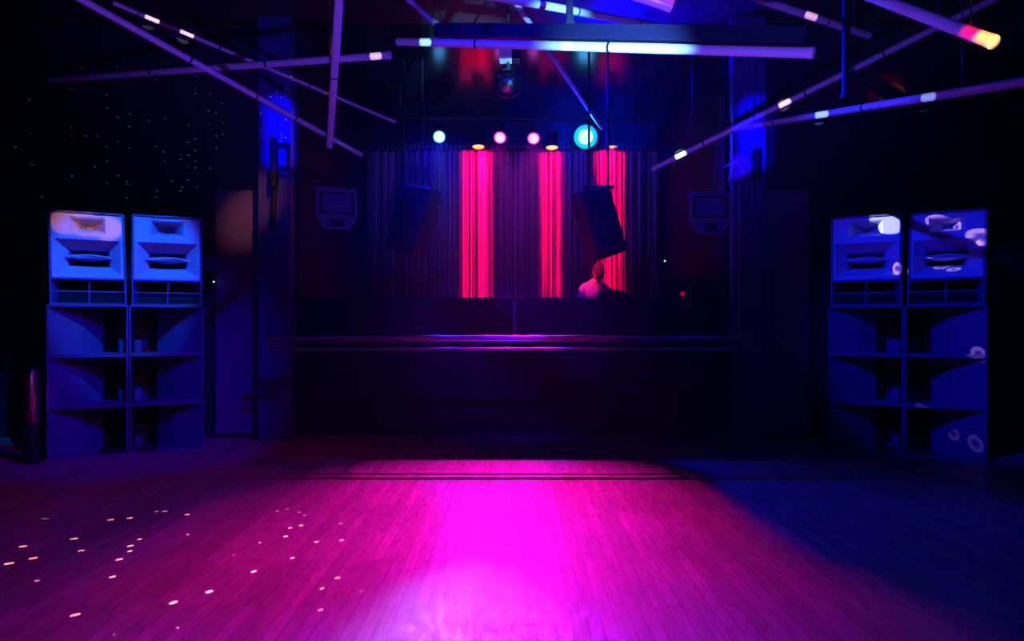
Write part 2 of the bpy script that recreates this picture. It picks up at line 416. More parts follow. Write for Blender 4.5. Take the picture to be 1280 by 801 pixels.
# ------------------------------------------------------------------ bass bins and top boxes
BW, BH, BD = 0.735, 0.533, 0.62
def make_bin(side, foot=False):
    """horn loaded bin; side -1: flare on its -x edge"""
    t = thing('bass_bin', '', 'loudspeaker')
    f = lambda x: x if side < 0 else BW - x
    mb = MB(); k = 0.02
    for lo, hi in (((0, 0, 0), (k, BD, BH)), ((BW - k, 0, 0), (BW, BD, BH)), ((k, 0, 0), (BW - k, BD, k)), ((k, 0, BH - k), (BW - k, BD, BH)), ((k, BD - k, k), (BW - k, BD, BH - k))):
        mb.box(lo, hi)
    mb.build('cabinet', 'cab', t, bevel=0.003)
    # flare panel from the outer front edge running back towards the throat
    mb = MB()
    pts = [(f(k), 0.02), (f(0.30), 0.19), (f(0.47), 0.36), (f(0.47), 0.38), (f(0.28), 0.21), (f(k), 0.04)]
    mb.rings([[(x, y, k) for x, y in pts], [(x, y, BH - k) for x, y in pts]])
    mb.build('flare_panel', 'cab', t)
    mb = MB()
    pts = [(f(0.47), 0.36), (f(0.56), 0.55), (f(0.545), 0.555), (f(0.455), 0.375)]
    mb.rings([[(x, y, k) for x, y in pts], [(x, y, BH - k) for x, y in pts]])
    mb.build('throat_panel', 'throat', t)
    c = Vector((f(0.63), 0.50, BH * 0.5))
    MB().axis(c, (0, -1, 0), [(-0.09, 0.07), (-0.05, 0.078), (0.0, 0.075), (0.005, 0.07), (-0.04, 0.03), (-0.03, 0.0)], 24).build('driver', 'cone', t)
    MB().box((f(0.66) - 0.035, 0.30, k), (f(0.66) + 0.035, 0.47, 0.16)).build('brace_block', 'cab', t, bevel=0.004)
    if foot:
        MB().box((f(0.56) - 0.09, -0.006, 0.03), (f(0.56) + 0.09, 0.02, 0.085)).build('hand_slot', 'throat', t, bevel=0.006)
    return t

def make_top():
    w, h, dp, tp = 0.70, 1.0, 0.5, 0.14
    t = thing('mid_high_box', '', 'loudspeaker')
    k = 0.02
    def pl(x0, x1, z0, z1):   # trapezoid slab seen from above
        q = lambda x, y: x * (1 - 2 * tp * (y / dp) / w)
        return [(q(x0, 0), 0, z0), (q(x1, 0), 0, z0), (q(x1, dp), dp, z0), (q(x0, dp), dp, z0), (q(x0, 0), 0, z1), (q(x1, 0), 0, z1), (q(x1, dp), dp, z1), (q(x0, dp), dp, z1)]
    W = w / 2
    mb = MB()
    mb.hexa(pl(-W, -W + k, 0, h)); mb.hexa(pl(W - k, W, 0, h)); mb.hexa(pl(-W + k, W - k, 0, k)); mb.hexa(pl(-W + k, W - k, h - k, h))
    mb.hexa(pl(-W + k, W - k, 0.27, 0.29))
    mb.box((-W + tp, dp - k, k), (W - tp, dp, h - k))
    mb.build('cabinet', 'cab', t, bevel=0.003)
    R = lambda x0, x1, z0, z1, y: [(x0, y, z0), (x1, y, z0), (x1, y, z1), (x0, y, z1)]
    # pale front plate: ring around the small horn and ring around the big horn
    a = W - k - 0.002; yf = 0.018
    mb = MB()
    mb.rings([R(-a, a, 0.735, 0.978, yf + .012), R(-a, a, 0.735, 0.978, yf), R(-0.17, 0.17, 0.77, 0.945, yf), R(-0.15, 0.15, 0.785, 0.925, yf + 0.02)], False, False)
    mb.rings([R(-a, a, 0.292, 0.733, yf + .012), R(-a, a, 0.292, 0.733, yf), R(-0.305, 0.305, 0.325, 0.70, yf), R(-0.295, 0.295, 0.335, 0.69, yf + .012)], False, False)
    mb.build('horn_plate', 'horn', t)
    mb = MB()
    mb.rings([R(-0.15, 0.15, 0.785, 0.925, yf + 0.02), R(-0.09, 0.09, 0.82, 0.89, 0.16), R(-0.03, 0.03, 0.835, 0.875, 0.26)], False, True)
    mb.build('tweeter_horn', 'horn', t)
    mb = MB()
    mb.rings([R(-0.295, 0.295, 0.335, 0.69, yf + 0.012), R(-0.19, 0.19, 0.42, 0.60, 0.17), R(-0.15, 0.15, 0.44, 0.585, 0.30)], False, False)
    mb.build('mid_horn', 'horn', t)
    MB().poly(R(-0.15, 0.15, 0.44, 0.585, 0.295), [(0, 1, 2, 3)]).build('mid_throat', 'throat', t)
    # eye shaped vane
    mb = MB(); n = 13; top = []; bot = []
    for i in range(n):
        u = -1 + 2 * i / (n - 1); x = 0.235 * u; th = 0.036 * (1 - u * u) + 0.004
        top.append((x, th)); bot.append((x, -th * 0.8))
    prof = top + bot[::-1]
    mb.rings([[(x, 0.06 + 0.05 * (x / 0.235) ** 2, 0.515 + z * 0.35) for x, z in prof], [(x, 0.12, 0.515 + z) for x, z in prof], [(x * 0.7, 0.26, 0.515 + z * 1.1) for x, z in prof]])
    mb.build('phase_vane', 'horn', t)
    # open bass bay
    mb = MB()
    mb.hexa([(-a, 0.10, k), (a, 0.10, k), (a, 0.12, k), (-a, 0.12, k), (-a + .09, 0.30, 0.27), (a - .09, 0.30, 0.27), (a - .09, 0.32, 0.27), (-a + .09, 0.32, 0.27)])
    mb.build('bass_baffle', 'cabdark', t)
    MB().bar((-a, 0.03, 0.145), (a, 0.03, 0.145), 0.016, 0.014).build('bay_bar', 'cab', t)
    MB().bar((0.0, 0.022, 0.02), (0.006, 0.022, 0.255), 0.014, 0.014, (0, 1, 0)).build('bay_strut', 'cab', t)
    return t

def stack(side, A, B, labs_bin, labs_top, rakes):
    """front edge of the stack runs from A (left) to B (right)"""
    A, B = Vector((*A, 0)), Vector((*B, 0))
    ang = math.atan2(B.y - A.y, B.x - A.x); R3 = Matrix.Rotation(ang, 4, 'Z'); ux = (B - A).normalized()
    for r in range(3):
        for c in range(2):
            t = make_bin(-1 if c == 0 else 1, r == 0)
            t.location = A + ux * (c * (BW + 0.006)) + Vector((0, 0, r * (BH + 0.001))); t.rotation_euler = (0, 0, ang)
            tag(t, labs_bin[r][c], group='horn loaded bass bins of the %s stack' % side)
    for c in range(2):
        t = make_top()
        uy = Vector((-ux.y, ux.x, 0))
        t.location = A + ux * ((c + 0.5) * (BW + 0.006)) + uy * 0.05 + Vector((0, 0, 3 * (BH + 0.001)))
        t.rotation_euler = (0, 0, ang + rakes[c][1])
        k, lean = rakes[c][0], rakes[c][2]
        for ch in t.children:      # raked cabinet: each height sits a little further back / sideways
            for v in ch.data.vertices:
                v.co.y += k * v.co.z; v.co.x += lean * v.co.z
        tag(t, labs_top[c], group='pale horned mid boxes of the %s stack' % side)
    return A, ux, ang

LA = stack('left', (-4.79, 7.02), (-3.49, 7.66),
  [('bottom bass bin with black hand slot, on the outer side beside the pink-lit cylinder', 'bottom bass bin with black hand slot, in the column under the brightest blue box'),
   ('middle bass bin with lit flare panel, outer side of the stack by the pink-lit cylinder', 'middle bass bin on the blue wall panel side of the blue-lit stack'),
   ('top bass bin directly under the orange-topped box in the blue-lit stack', 'top bass bin with a small pale block inside, directly under the brightest blue box')],
  ['tilted blue-lit horn loudspeaker with orange light across its upper part', 'brightest blue-lit pale horn loudspeaker, on top of the stack next to the blue wall panel'],
  [(0.10, 0.02, -0.03), (0.03, 0.0, 0.0)])
RA = stack('right', (3.55, 7.66), (4.84, 6.95),
  [('bottom bass bin in deep shadow on the stage side of the pink-dotted stack', 'bottom bass bin with faint pink rings on its lit flare panel, at the outer side'),
   ('middle bass bin in shadow on the stage side of the pink-dotted stack', 'middle bass bin with a wedge of blue light, outer side of the pink-dotted stack'),
   ('top bass bin in shadow directly under the box with the white patch', 'top bass bin with one pink dot at its outer corner, under the ring-marked box')],
  ['blue horn loudspeaker with a bright white patch at its top corner', 'blue horn loudspeaker with a pink ring of light at its outer edge'],
  [(0.03, 0.0, 0.0), (0.10, -0.02, 0.03)])

# ------------------------------------------------------------------ hanging loudspeakers above the stage edge
def hanging(px, py, d, sgn, label, rot):
    c = P(px, py, d); zc = P(0, 233, d).z
    t = thing('hanging_loudspeaker', label, 'loudspeaker', (c.x, d, c.z), 0, 'loudspeakers hanging over the stage edge')
    w, h, dp = 0.46, 0.86, 0.46
    R3 = Euler(rot, 'XYZ').to_matrix().to_4x4()
    mb = MB()
    mb.hexa([(-w / 2, -dp / 2, -h / 2), (w / 2, -dp / 2, -h / 2), (w * 0.3, dp / 2, -h / 2), (-w * 0.3, dp / 2, -h / 2), (-w / 2, -dp / 2, h / 2), (w / 2, -dp / 2, h / 2), (w * 0.3, dp / 2, h / 2), (-w * 0.3, dp / 2, h / 2)])
    mb.xf(R3).build('cabinet', 'black', t, bevel=0.012)
    mb = MB()
    mb.box((-w / 2 + 0.02, -dp / 2 - 0.012, -h / 2 + 0.02), (w / 2 - 0.02, -dp / 2, h / 2 - 0.02))
    mb.xf(R3).build('grille', 'cabdark', t, bevel=0.006)
    mb = MB(); mb.box((-0.06, -dp / 2 - 0.016, -h / 2 + 0.05), (0.06, -dp / 2 - 0.012, -h / 2 + 0.08)); mb.xf(R3).build('badge', 'house', t)
    mb = MB()
    for s in (-1, 1):
        mb.box((s * (w / 2 - .02) - 0.006, -0.05, -0.1), (s * (w / 2 - .02) + 0.006, 0.05, h / 2 + 0.03))
    mb.box((-w / 2 + .01, -0.05, h / 2 + 0.018), (w / 2 - .01, 0.05, h / 2 + 0.032))
    mb.xf(R3).build('yoke', 'black', t)
    off = (c.x, d, c.z)
    ap = R3 @ Vector((0, 0, h / 2 + 0.02))
    bx = P(px + sgn * 4, 0, d).x - c.x
    mb = MB(); mb.box((bx - 0.21, -0.03, zc - c.z - 0.03), (bx + 0.21, 0.03, zc - c.z + 0.01)); mb.build('crossbar', 'black', t, bevel=0.004)
    MB().bar((ap.x * 0.9, ap.y, ap.z), (ap.x, 0, zc - c.z), 0.05, 0.05).build('clamp', 'black', t)
    for s in (-0.125, 0.125):
        MB().tube([(bx + s, 0, zc - c.z), (bx + s, 0, CZ - c.z)], 0.016, 10).build('drop_pole', 'black', t)
    # signal cable looping down one pole
    q = [Vector((bx + 0.125, -0.02, 0.9 + zc - c.z)), Vector((bx + 0.2, -0.03, 0.6 + zc - c.z)), Vector((bx + 0.24, -0.03, 0.35 + zc - c.z)), Vector((bx + 0.17, -0.02, 0.12 + zc - c.z)), Vector((ap.x + 0.12, 0.1, ap.z - 0.12))]
    MB().tube(q, 0.006, 6).build('signal_cable', 'cable', t)
    return t
hanging(744, 282, 9.0, 1, 'black hanging loudspeaker below the blazing blue lamp', (math.radians(-8), math.radians(-13), math.radians(24)))
hanging(520, 278, 9.0, -1, 'black hanging loudspeaker on the far side from the blazing lamp, against dim blue curtain', (math.radians(-8), math.radians(13), math.radians(-24)))

# ------------------------------------------------------------------ small horn speakers on the stage side walls
def horn_box(px, py, d, rz, rx, label):
    c = P(px, py, d)
    t = thing('mounted_horn_speaker', label, 'loudspeaker', c, rz, 'six-sided speakers on the stage side walls')
    Rx = Matrix.Rotation(rx, 4, 'X')
    out = [(-0.16, -0.29), (0.16, -0.29), (0.275, -0.12), (0.265, 0.25), (-0.265, 0.25), (-0.275, -0.12)]
    sh = lambda k, dx=0, dz=0: [(x * k + dx, (z + 0.02) * k - 0.02 + dz) for x, z in out]
    mb = MB(); mb.rings([[(x, 0, z) for x, z in sh(0.93)], [(x, 0.02, z) for x, z in sh(0.93)], [(x, 0.02, z) for x, z in out], [(x, 0.0, z) for x, z in out], [(x, 0.02, z) for x, z in sh(1.01)], [(x, 0.24, z) for x, z in sh(0.7)]], True, True)
    mb.xf(Rx).build('cabinet', 'cab', t)
    # pale rims around the upper horn and the lower port
    def rim(name, poly, w, mt):
        cx = sum(p[0] for p in poly) / len(poly); cz = sum(p[1] for p in poly) / len(poly)
        inn = [(cx + (x - cx) * (1 - w), cz + (z - cz) * (1 - w * 1.3)) for x, z in poly]
        mb = MB()
        mb.rings([[(x, 0.002, z) for x, z in inn], [(x, -0.014, z) for x, z in inn], [(x, -0.014, z) for x, z in poly], [(x, 0.002, z) for x, z in poly]], False, False)
        mb.xf(Rx).build(name, mt, t)
    rim('horn_rim', [(-0.265, -0.105), (0.265, -0.105), (0.255, 0.24), (-0.255, 0.24)], 0.10, 'panel')
    rim('port_rim', [(-0.15, -0.285), (0.15, -0.285), (0.265, -0.118), (-0.265, -0.118)], 0.16, 'panel')
    mb = MB(); mb.rings([[(x * s, y, 0.07 + z * s) for x, z in ((-0.23, -0.15), (0.23, -0.15), (0.22, 0.145), (-0.22, 0.145))] for s, y in ((1.0, -0.006), (0.6, 0.02 - .012), (0.35, 0.012))], False, True)
    mb.xf(Rx).build('horn', 'cabdark', t)
    mb = MB(); mb.box((-0.12, -0.04, 0.055), (0.12, 0.0, 0.075)); mb.xf(Rx).build('vane', 'cab', t, bevel=0.008)
    mb = MB(); mb.box((-0.075, -0.012, -0.245), (0.075, 0.01, -0.15)); mb.xf(Rx).build('port', 'throat', t)
    mb = MB(); mb.box((-0.28, -0.01, 0.252), (0.28, 0.2, 0.275)); mb.xf(Rx).build('top_board', 'cab', t, bevel=0.004)
    t.scale = (0.89, 0.89, 0.89)
    return t, c
hl, hlc = horn_box(421, 260, 8.05, math.radians(20), math.radians(-4), 'six-sided horn speaker high on the stage side wall beyond the left ribbed pillar')
hr, hrc = horn_box(888, 265, 8.0, math.radians(-8), math.radians(-4), 'six-sided horn speaker with pink-rimmed front high beside the right ribbed pillar')

# brackets on the pillar faces that carry them
o = P(348, 205, 8.2)
t = thing('speaker_bracket', 'dark square clamp bracket on the blue face of the left ribbed pillar', 'bracket', o)
mb = MB(o)
mb.box((o.x - 0.05, 8.06, o.z - 0.30), (o.x + 0.0, 8.204, o.z + 0.28)); mb.build('plate', 'black', t, bevel=0.006)
mb = MB(o)
mb.box((o.x, 8.09, o.z + 0.17), (o.x + 0.17, 8.14, o.z + 0.22)); mb.box((o.x, 8.09, o.z - 0.10), (o.x + 0.17, 8.14, o.z - 0.05)); mb.box((o.x + 0.13, 8.09, o.z - 0.05), (o.x + 0.17, 8.14, o.z + 0.17))
mb.build('frame', 'black', t)
MB(o).tube([(o.x - 0.03, 8.16, o.z - 0.28), (o.x - 0.06, 8.16, o.z - 0.8)], 0.03, 10).build('lower_arm', 'black', t)
e = Vector((hlc.x, 8.115, hlc.z + 0.32))
MB(o).bar((o.x + 0.15, 8.115, o.z - 0.075), e, 0.035, 0.035).build('reach_arm', 'black', t)
MB(o).bar(e + Vector((0, 0, 0.015)), (hlc.x, 8.115, hlc.z + 0.248), 0.04, 0.04).build('drop_rod', 'black', t)

o = P(944, 206, 8.2)
t = thing('speaker_bracket', 'blue-lit lattice steel bracket with black oblong pad on the right ribbed pillar', 'bracket', o)
MB(o).box((o.x - 0.045, 8.1, o.z - 0.19), (o.x + 0.045, 8.19, o.z + 0.19)).build('pad', 'black', t, bevel=0.035)
MB(o).bar((o.x, 8.18, o.z), (o.x, 8.204, o.z), 0.08, 0.3).build('mount_plate', 'panel', t)
a, b_, e, f_ = P(937, 193, 8.12), P(936, 221, 8.12), P(904, 209, 8.12), P(908, 229, 8.12)
MB(o).bar(a, e, 0.022, 0.022).build('top_arm', 'panel', t)
MB(o).bar(a, b_, 0.022, 0.022, (0, 1, 0)).build('upright', 'panel', t)
mb = MB(o); mb.bar(a.lerp(e, 0.5), b_, 0.02, 0.02); mb.bar(a.lerp(e, 0.5), f_, 0.016, 0.016); mb.build('lattice', 'panel', t)
MB(o).bar(b_, f_, 0.022, 0.022).build('lower_arm', 'panel', t)
MB(o).bar(f_ + Vector((0, 0, 0.02)), (f_.x - 0.05, 8.12, hrc.z + 0.25), 0.03, 0.03).build('drop_rod', 'black', t)
for z in (-0.07, 0.07):
    MB(o).tube([(o.x - 0.02, 8.13, o.z + z), (a.x, 8.12, o.z + z)], 0.012, 8).build('pin', 'black', t)
# pipe along the right stage wall
pp = MB().tube([(P(925, 0, 8.13).x, 8.13, 0), (P(925, 0, 8.13).x, 8.13, 3.1)], 0.022, 10).build('conduit_pipe', 'panel')
tag(pp, 'thin upright pipe on the inner edge of the right ribbed pillar, under the bracket', 'pipe')
# small control box on the left panel
o = P(264, 330, WY - 0.06)
t = thing('control_box', 'small blue-lit wall box with one tiny white indicator beside the left stack', 'control box', (o.x, WY, o.z))
MB((o.x, WY, o.z)).box((o.x - 0.09, WY - 0.12, o.z - 0.08), (o.x + 0.07, WY, o.z + 0.10)).build('casing', 'cab', t, bevel=0.008)
MB((o.x, WY, o.z)).box((o.x - 0.05, WY - 0.09, o.z - 0.3), (o.x + 0.05, WY, o.z - 0.08)).build('lower_casing', 'black', t, bevel=0.006)
MB((o.x, WY, o.z)).axis((P(267, 0, WY - .1).x, WY - 0.092, P(0, 352, WY - .1).z), (0, -1, 0), [(0, 0.010), (0.006, 0.008), (0.008, 0.001)], 10).build('indicator', emat('white_indicator', (1, 0.7, 0.8), 3), t)

# ------------------------------------------------------------------ chrome bin at the far left
c = P(40, 575, 6.9); c.z = 0
t = thing('metal_cylinder', 'shiny pink-lit metal cylinder standing on a dark base beside the left stack', 'cylinder', (c.x, c.y, 0))
MB(c).axis(c, (0, 0, 1), [(0, 0.085), (0.02, 0.09), (0.40, 0.075), (0.415, 0.07)], 20).build('base', 'black', t)
MB(c).axis(c + Vector((0, 0, 0.41)), (0, 0, 1), [(0, 0.066), (0.01, 0.068), (0.52, 0.068), (0.53, 0.066)], 24).build('barrel', 'steel', t)['label'] = 'shiny metal barrel'
MB(c).axis(c + Vector((0, 0, 0.94)), (0, 0, 1), [(0, 0.074), (0.03, 0.076), (0.045, 0.05), (0.05, 0.01)], 20).build('cap', 'black', t)

# ------------------------------------------------------------------ mirror ball
bc = P(635, 104, 7.0); br_ = 0.15
t = thing('mirror_ball', 'small mirror ball hanging under its motor above the middle of the floor', 'mirror ball', bc)
mb = MB(bc); nlat = 20
for i in range(nlat):
    t0, t1 = PI * i / nlat - PI / 2, PI * (i + 1) / nlat - PI / 2; tm = (t0 + t1) / 2
    n = max(4, int(2 * PI * math.cos(tm) / (PI / nlat)))
    for k in range(n):
        a0, a1 = 2 * PI * k / n, 2 * PI * (k + 0.92) / n
        t1s = t0 + (t1 - t0) * 0.92
        q = [bc + Vector((math.cos(a) * math.cos(b2), math.sin(a) * math.cos(b2), math.sin(b2))) * br_ for a, b2 in ((a0, t0), (a1, t0), (a1, t1s), (a0, t1s))]
        mb.poly(q, [(0, 1, 2, 3)])
mb.build('mirror_tiles', 'mirror', t)
MB(bc).axis(bc, (0, 0, 1), [(-br_ * .985, 0.002)] + [(br_ * 0.985 * math.sin(-PI / 2 + PI * k / 14), br_ * 0.985 * math.cos(-PI / 2 + PI * k / 14)) for k in range(1, 14)] + [(br_ * .985, 0.002)], 28).build('core', 'black', t)
MB(bc).axis(bc + Vector((0, 0, br_ - 0.01)), (0, 0, 1), [(0, 0.05), (0.03, 0.05), (0.035, 0.012), (0.10, 0.012)], 16).build('collar', 'steel', t)
zmb = P(0, 77, 7.0).z; zmt = P(0, 58, 7.0).z
MB(bc).box((bc.x - 0.09, bc.y - 0.07, zmb), (bc.x + 0.04, bc.y + 0.07, zmt)).build('motor', 'tube', t, bevel=0.006)
MB(bc).box((bc.x + 0.042, bc.y - 0.06, zmb), (bc.x + 0.12, bc.y + 0.06, zmt)).build('motor_cover', 'black', t, bevel=0.006)
MB(bc).tube([(bc.x, bc.y, bc.z + br_), (bc.x, bc.y, zmb)], 0.008, 8).build('spindle', 'steel', t)
MB(bc).tube([(bc.x, bc.y, zmt), (bc.x, bc.y, CZ - 0.2)], 0.014, 8).build('drop_rod', 'black', t)

# ------------------------------------------------------------------ tubes hung below the ceiling
TW = 51.0
def tubelamp(a, b, wa, wb, label, joints=(0.33, 0.66), housing=None, r=0.032):
    """a,b: photo pixels of the ends, wa,wb: apparent thickness there (gives the distance)"""
    da, db = TW / wa * (r / 0.03), TW / wb * (r / 0.03)
    pa, pb = P(*a, da), P(*b, db)
    if pa.z > CZ - 0.3: pa = P(*a, (CZ - 0.3 - CAMZ) * F / (HY - a[1]))
    if pb.z > CZ - 0.3: pb = P(*b, (CZ - 0.3 - CAMZ) * F / (HY - b[1]))
    mid = (pa + pb) / 2; ax = (pb - pa).normalized()
    t = thing('ceiling_tube', label, 'tube light', mid, 0, 'tubes criss-crossing below the ceiling')
    MB(mid).tube([pa, pb], r, 20).build('tube', 'tube', t)
    for p, q in ((pa, -ax), (pb, ax)):
        MB(mid).axis(p - q * 0.02, q, [(0, r * 1.06), (0.03, r * 1.06), (0.034, r * 0.7), (0.036, 0.003)], 16).build('end_cap', 'tube', t)
    for f in joints:
        p = pa.lerp(pb, f)
        MB(mid).axis(p - ax * 0.008, ax, [(0, r * 1.02), (0.001, r * 1.09), (0.015, r * 1.09), (0.016, r * 1.02)], 16).build('joint_collar', 'black', t)
    if housing:
        f0, f1, hh, hw, gap = housing
        p0, p1 = pa.lerp(pb, f0), pa.lerp(pb, f1); up = Vector((0, 0, 1)) - ax * ax.z; up.normalize()
        MB(mid).bar(p0 + up * (r + gap + hh / 2), p1 + up * (r + gap + hh / 2), hw, hh).build('housing', 'house', t, bevel=0.004)
    for f in (0.14, 0.86):
        p = pa.lerp(pb, f)
        MB(mid).tube([p + Vector((0, 0, r * .9)), Vector((p.x, p.y, CZ))], 0.0045, 6).build('hanging_wire', 'cable', t)
    return t, pa, pb
T = {}
T[1] = tubelamp((96, -4), (451, 193), 9.5, 5.6, 'long tube slanting down from the upper left corner to the vertical tube', (0.28, 0.5, 0.66), None, 0.026)
T[2] = tubelamp((62, 100), (486, 69), 7.2, 9.4, 'tube lying almost level across the upper left, with a bright pale tip', (0.36, 0.7))
T[3] = tubelamp((143, 4), (493, 152), 5.6, 4.0, 'thin far tube slanting down behind the almost level left tube', (0.3, 0.62), None, 0.02)
T[4] = tubelamp((424, -6), (412, 181), 11.5, 8.0, 'near-vertical purple tube above the left horn speaker', (0.45,))
T[5] = tubelamp((500, -10), (549, 33), 8.0, 7.0, 'short dim blue tube poking in above the left end of the thick level tube', ())
T[6] = tubelamp((610, -6), (862, 40), 11, 7.5, 'dim tube slanting just above the thick level tube', (0.35, 0.66))
T[7] = tubelamp((499, 52), (1015, 66), 9.5, 14.0, 'thick bright level tube with its dark housing, blazing blue-white in the middle', (0.255, 0.605), (0.12, 0.985, 0.10, 0.07, 0.012))
T[8] = tubelamp((640, -3), (752, 160), 6.5, 5.0, 'thin blue tube dropping towards the blazing stage lamp', (0.2, 0.55))
T[9] = tubelamp((935, -6), (1085, 44), 10.5, 8.4, 'tube with a pink spot of light, ending in open air beyond the thick level tube', (0.6,))
T[10] = tubelamp((1086, -6), (1240, 52), 13.5, 17.0, 'thick near tube whose tip burns yellow and red', ())
T[11] = tubelamp((1246, -3), (816, 211), 8.6, 6.8, 'long tube slanting down to the curtain edge, white hot spot near its low end', (0.28, 0.5, 0.82), (0.72, 0.97, 0.06, 0.05, 0.01))
T[12] = tubelamp((1292, 100), (912, 162), 13.0, 6.9, 'tube running in from the right edge to the right ribbed pillar', (0.4, 0.75))
T[13] = tubelamp((796, -8), (838, 6), 17, 17, 'blunt pale tube end just showing at the top edge above the level tube', ())

# ------------------------------------------------------------------ ceiling drop poles and detectors
for (px, y0, y1, d, lab) in ((712, -30, 30, 4.9, 'square black drop post above the bright level tube'), (1057, -20, 118, 6.0, 'dark drop post crossing behind the long slanting tube, far from the stage')):
    a, b_ = P(px, y1, d), P(px, y0, d)
    o = thing('drop_post', lab, 'post', (a.x, a.y, a.z), 0)
    MB(a).bar(a, (a.x, a.y, CZ), 0.05, 0.05, (0, 1, 0)).build('post', 'black', o, bevel=0.005)
    MB(a).box((a.x - 0.035, a.y - 0.035, a.z - 0.03), (a.x + 0.035, a.y + 0.035, a.z + 0.01)).build('clamp', 'black', o, bevel=0.005)

# ------------------------------------------------------------------ on the stage: DJ and gear
SF = 0.55
# person, one skinned body
def skin_body(name, verts, edges, radii, m, parent=None, root=0):
    me = bpy.data.meshes.new(name); me.from_pydata(verts, edges, []); me.update()
    o = bpy.data.objects.new(name, me); COL.objects.link(o)
    if parent: o.parent = parent
    sk = o.modifiers.new('skin', 'SKIN'); sk.use_smooth_shade = True
    for i, r in enumerate(radii):
        v = me.skin_vertices[0].data[i]; v.radius = (r, r) if not isinstance(r, tuple) else r
        v.use_root = (i == root)
    s = o.modifiers.new('sub', 'SUBSURF'); s.levels = 2; s.render_levels = 2
    me.materials.append(M[m] if isinstance(m, str) else m)
    return o
dj = Vector((P(743, 0, 9.75).x, 9.75, SF))
dz = P(747, 338, 9.6).z - SF       # head centre height
per = thing('person', 'person in a pale shirt and cap bending over equipment behind the stage wall', 'person', dj)
V = [(0, 0.12, 0.88), (-0.02, 0.08, 1.08), (-0.03, 0.0, 1.27), (-0.01, -0.07, 1.40), (0.02, -0.11, 1.47), (0.03, -0.14, 1.56),   # pelvis..neck, skull base
     (-0.10, 0.12, 0.82), (-0.12, 0.06, 0.46), (-0.12, 0.10, 0.07), (-0.12, -0.07, 0.035),
     (0.10, 0.12, 0.82), (0.12, 0.04, 0.46), (0.12, 0.10, 0.07), (0.12, -0.07, 0.035),
     (-0.17, -0.04, 1.37), (-0.24, -0.12, 1.14), (-0.14, -0.36, 1.05),
     (0.15, -0.06, 1.37), (0.25, -0.20, 1.20), (0.14, -0.40, 1.12)]
E = [(0, 1), (1, 2), (2, 3), (3, 4), (4, 5), (0, 6), (6, 7), (7, 8), (8, 9), (0, 10), (10, 11), (11, 12), (12, 13), (3, 14), (14, 15), (15, 16), (3, 17), (17, 18), (18, 19)]
Rr = [(0.15, 0.12), (0.145, 0.115), (0.165, 0.12), (0.10, 0.085), (0.055, 0.055), (0.055, 0.06), 0.085, 0.06, 0.042, 0.035, 0.085, 0.06, 0.042, 0.035, 0.062, 0.045, 0.03, 0.062, 0.045, 0.03]
skin_body('body', V, E, Rr, 'shirt', per)
# head with face
mb = MB(); hc = Vector((0.035, -0.17, dz - 0.03))
prof = []
for i in range(17):
    a = -PI / 2 + PI * i / 16; prof.append(a)
rings_ = []
for a in prof:
    z = math.sin(a) * 0.125; ring = []
    for k in range(24):
        b2 = 2 * PI * k / 24; rx, ry = 0.078, 0.098
        q = math.cos(a)
        jaw = 1.0 - 0.22 * max(0, -math.sin(a))
        x, y = rx * q * math.cos(b2) * jaw, ry * q * math.sin(b2) * (jaw if math.sin(b2) < 0 else 0.95)
        if math.sin(b2) < -0.93 and -0.25 < z / 0.125 < 0.12: y -= 0.022 * (1 - abs(z / 0.125 + 0.08) * 3 if abs(z / 0.125 + 0.08) < .33 else 0)   # nose
        if abs(math.cos(b2)) > 0.3 and abs(math.cos(b2)) < 0.6 and math.sin(b2) < 0 and 0.0 < z / 0.125 < 0.25: y += 0.010          # eye sockets
        if math.sin(b2) < -0.8 and -0.58 < z / 0.125 < -0.45: y += 0.006   # mouth
        ring.append(hc + Matrix.Rotation(math.radians(22), 3, 'X') @ Vector((x, y, z)))
    rings_.append(ring)
mb.smooth = True
mb.rings(rings_)
mb.build('head', 'skin', per)['label'] = 'bare head looking down'
mb = MB()
for s in (-1, 1):
    mb.axis(hc + Vector((s * 0.075, 0.005, -0.005)), (s, 0.25, 0.1), [(0, 0.012), (0.008, 0.028), (0.014, 0.03), (0.016, 0.015), (0.012, 0.004)], 12)
mb.build('ears', 'skin', per)
mb = MB()
rings_ = []
for i in range(8):
    a = math.radians(12) + (PI / 2 - math.radians(12)) * i / 7
    rings_.append([hc + Matrix.Rotation(math.radians(22), 3, 'X') @ Vector((0.083 * math.cos(a) * math.cos(2 * PI * k / 20), 0.103 * math.cos(a) * math.sin(2 * PI * k / 20), 0.012 + 0.125 * math.sin(a))) for k in range(20)])
mb.smooth = True; mb.rings(rings_)
mb.rings([[hc + Matrix.Rotation(math.radians(22), 3, 'X') @ Vector((0.07 * u, -0.09 - 0.075 * (1 - u * u) * q, 0.038 + dz2)) for u in (-1, -.6, -.2, .2, .6, 1)] + [hc + Matrix.Rotation(math.radians(22), 3, 'X') @ Vector((0.07 * u, -0.07, 0.04 + dz2)) for u in (1, 0, -1)] for q, dz2 in ((1, 0), (1, 0.008))])
mb.build('cap', 'cap', per)['label'] = 'dark peaked cap'
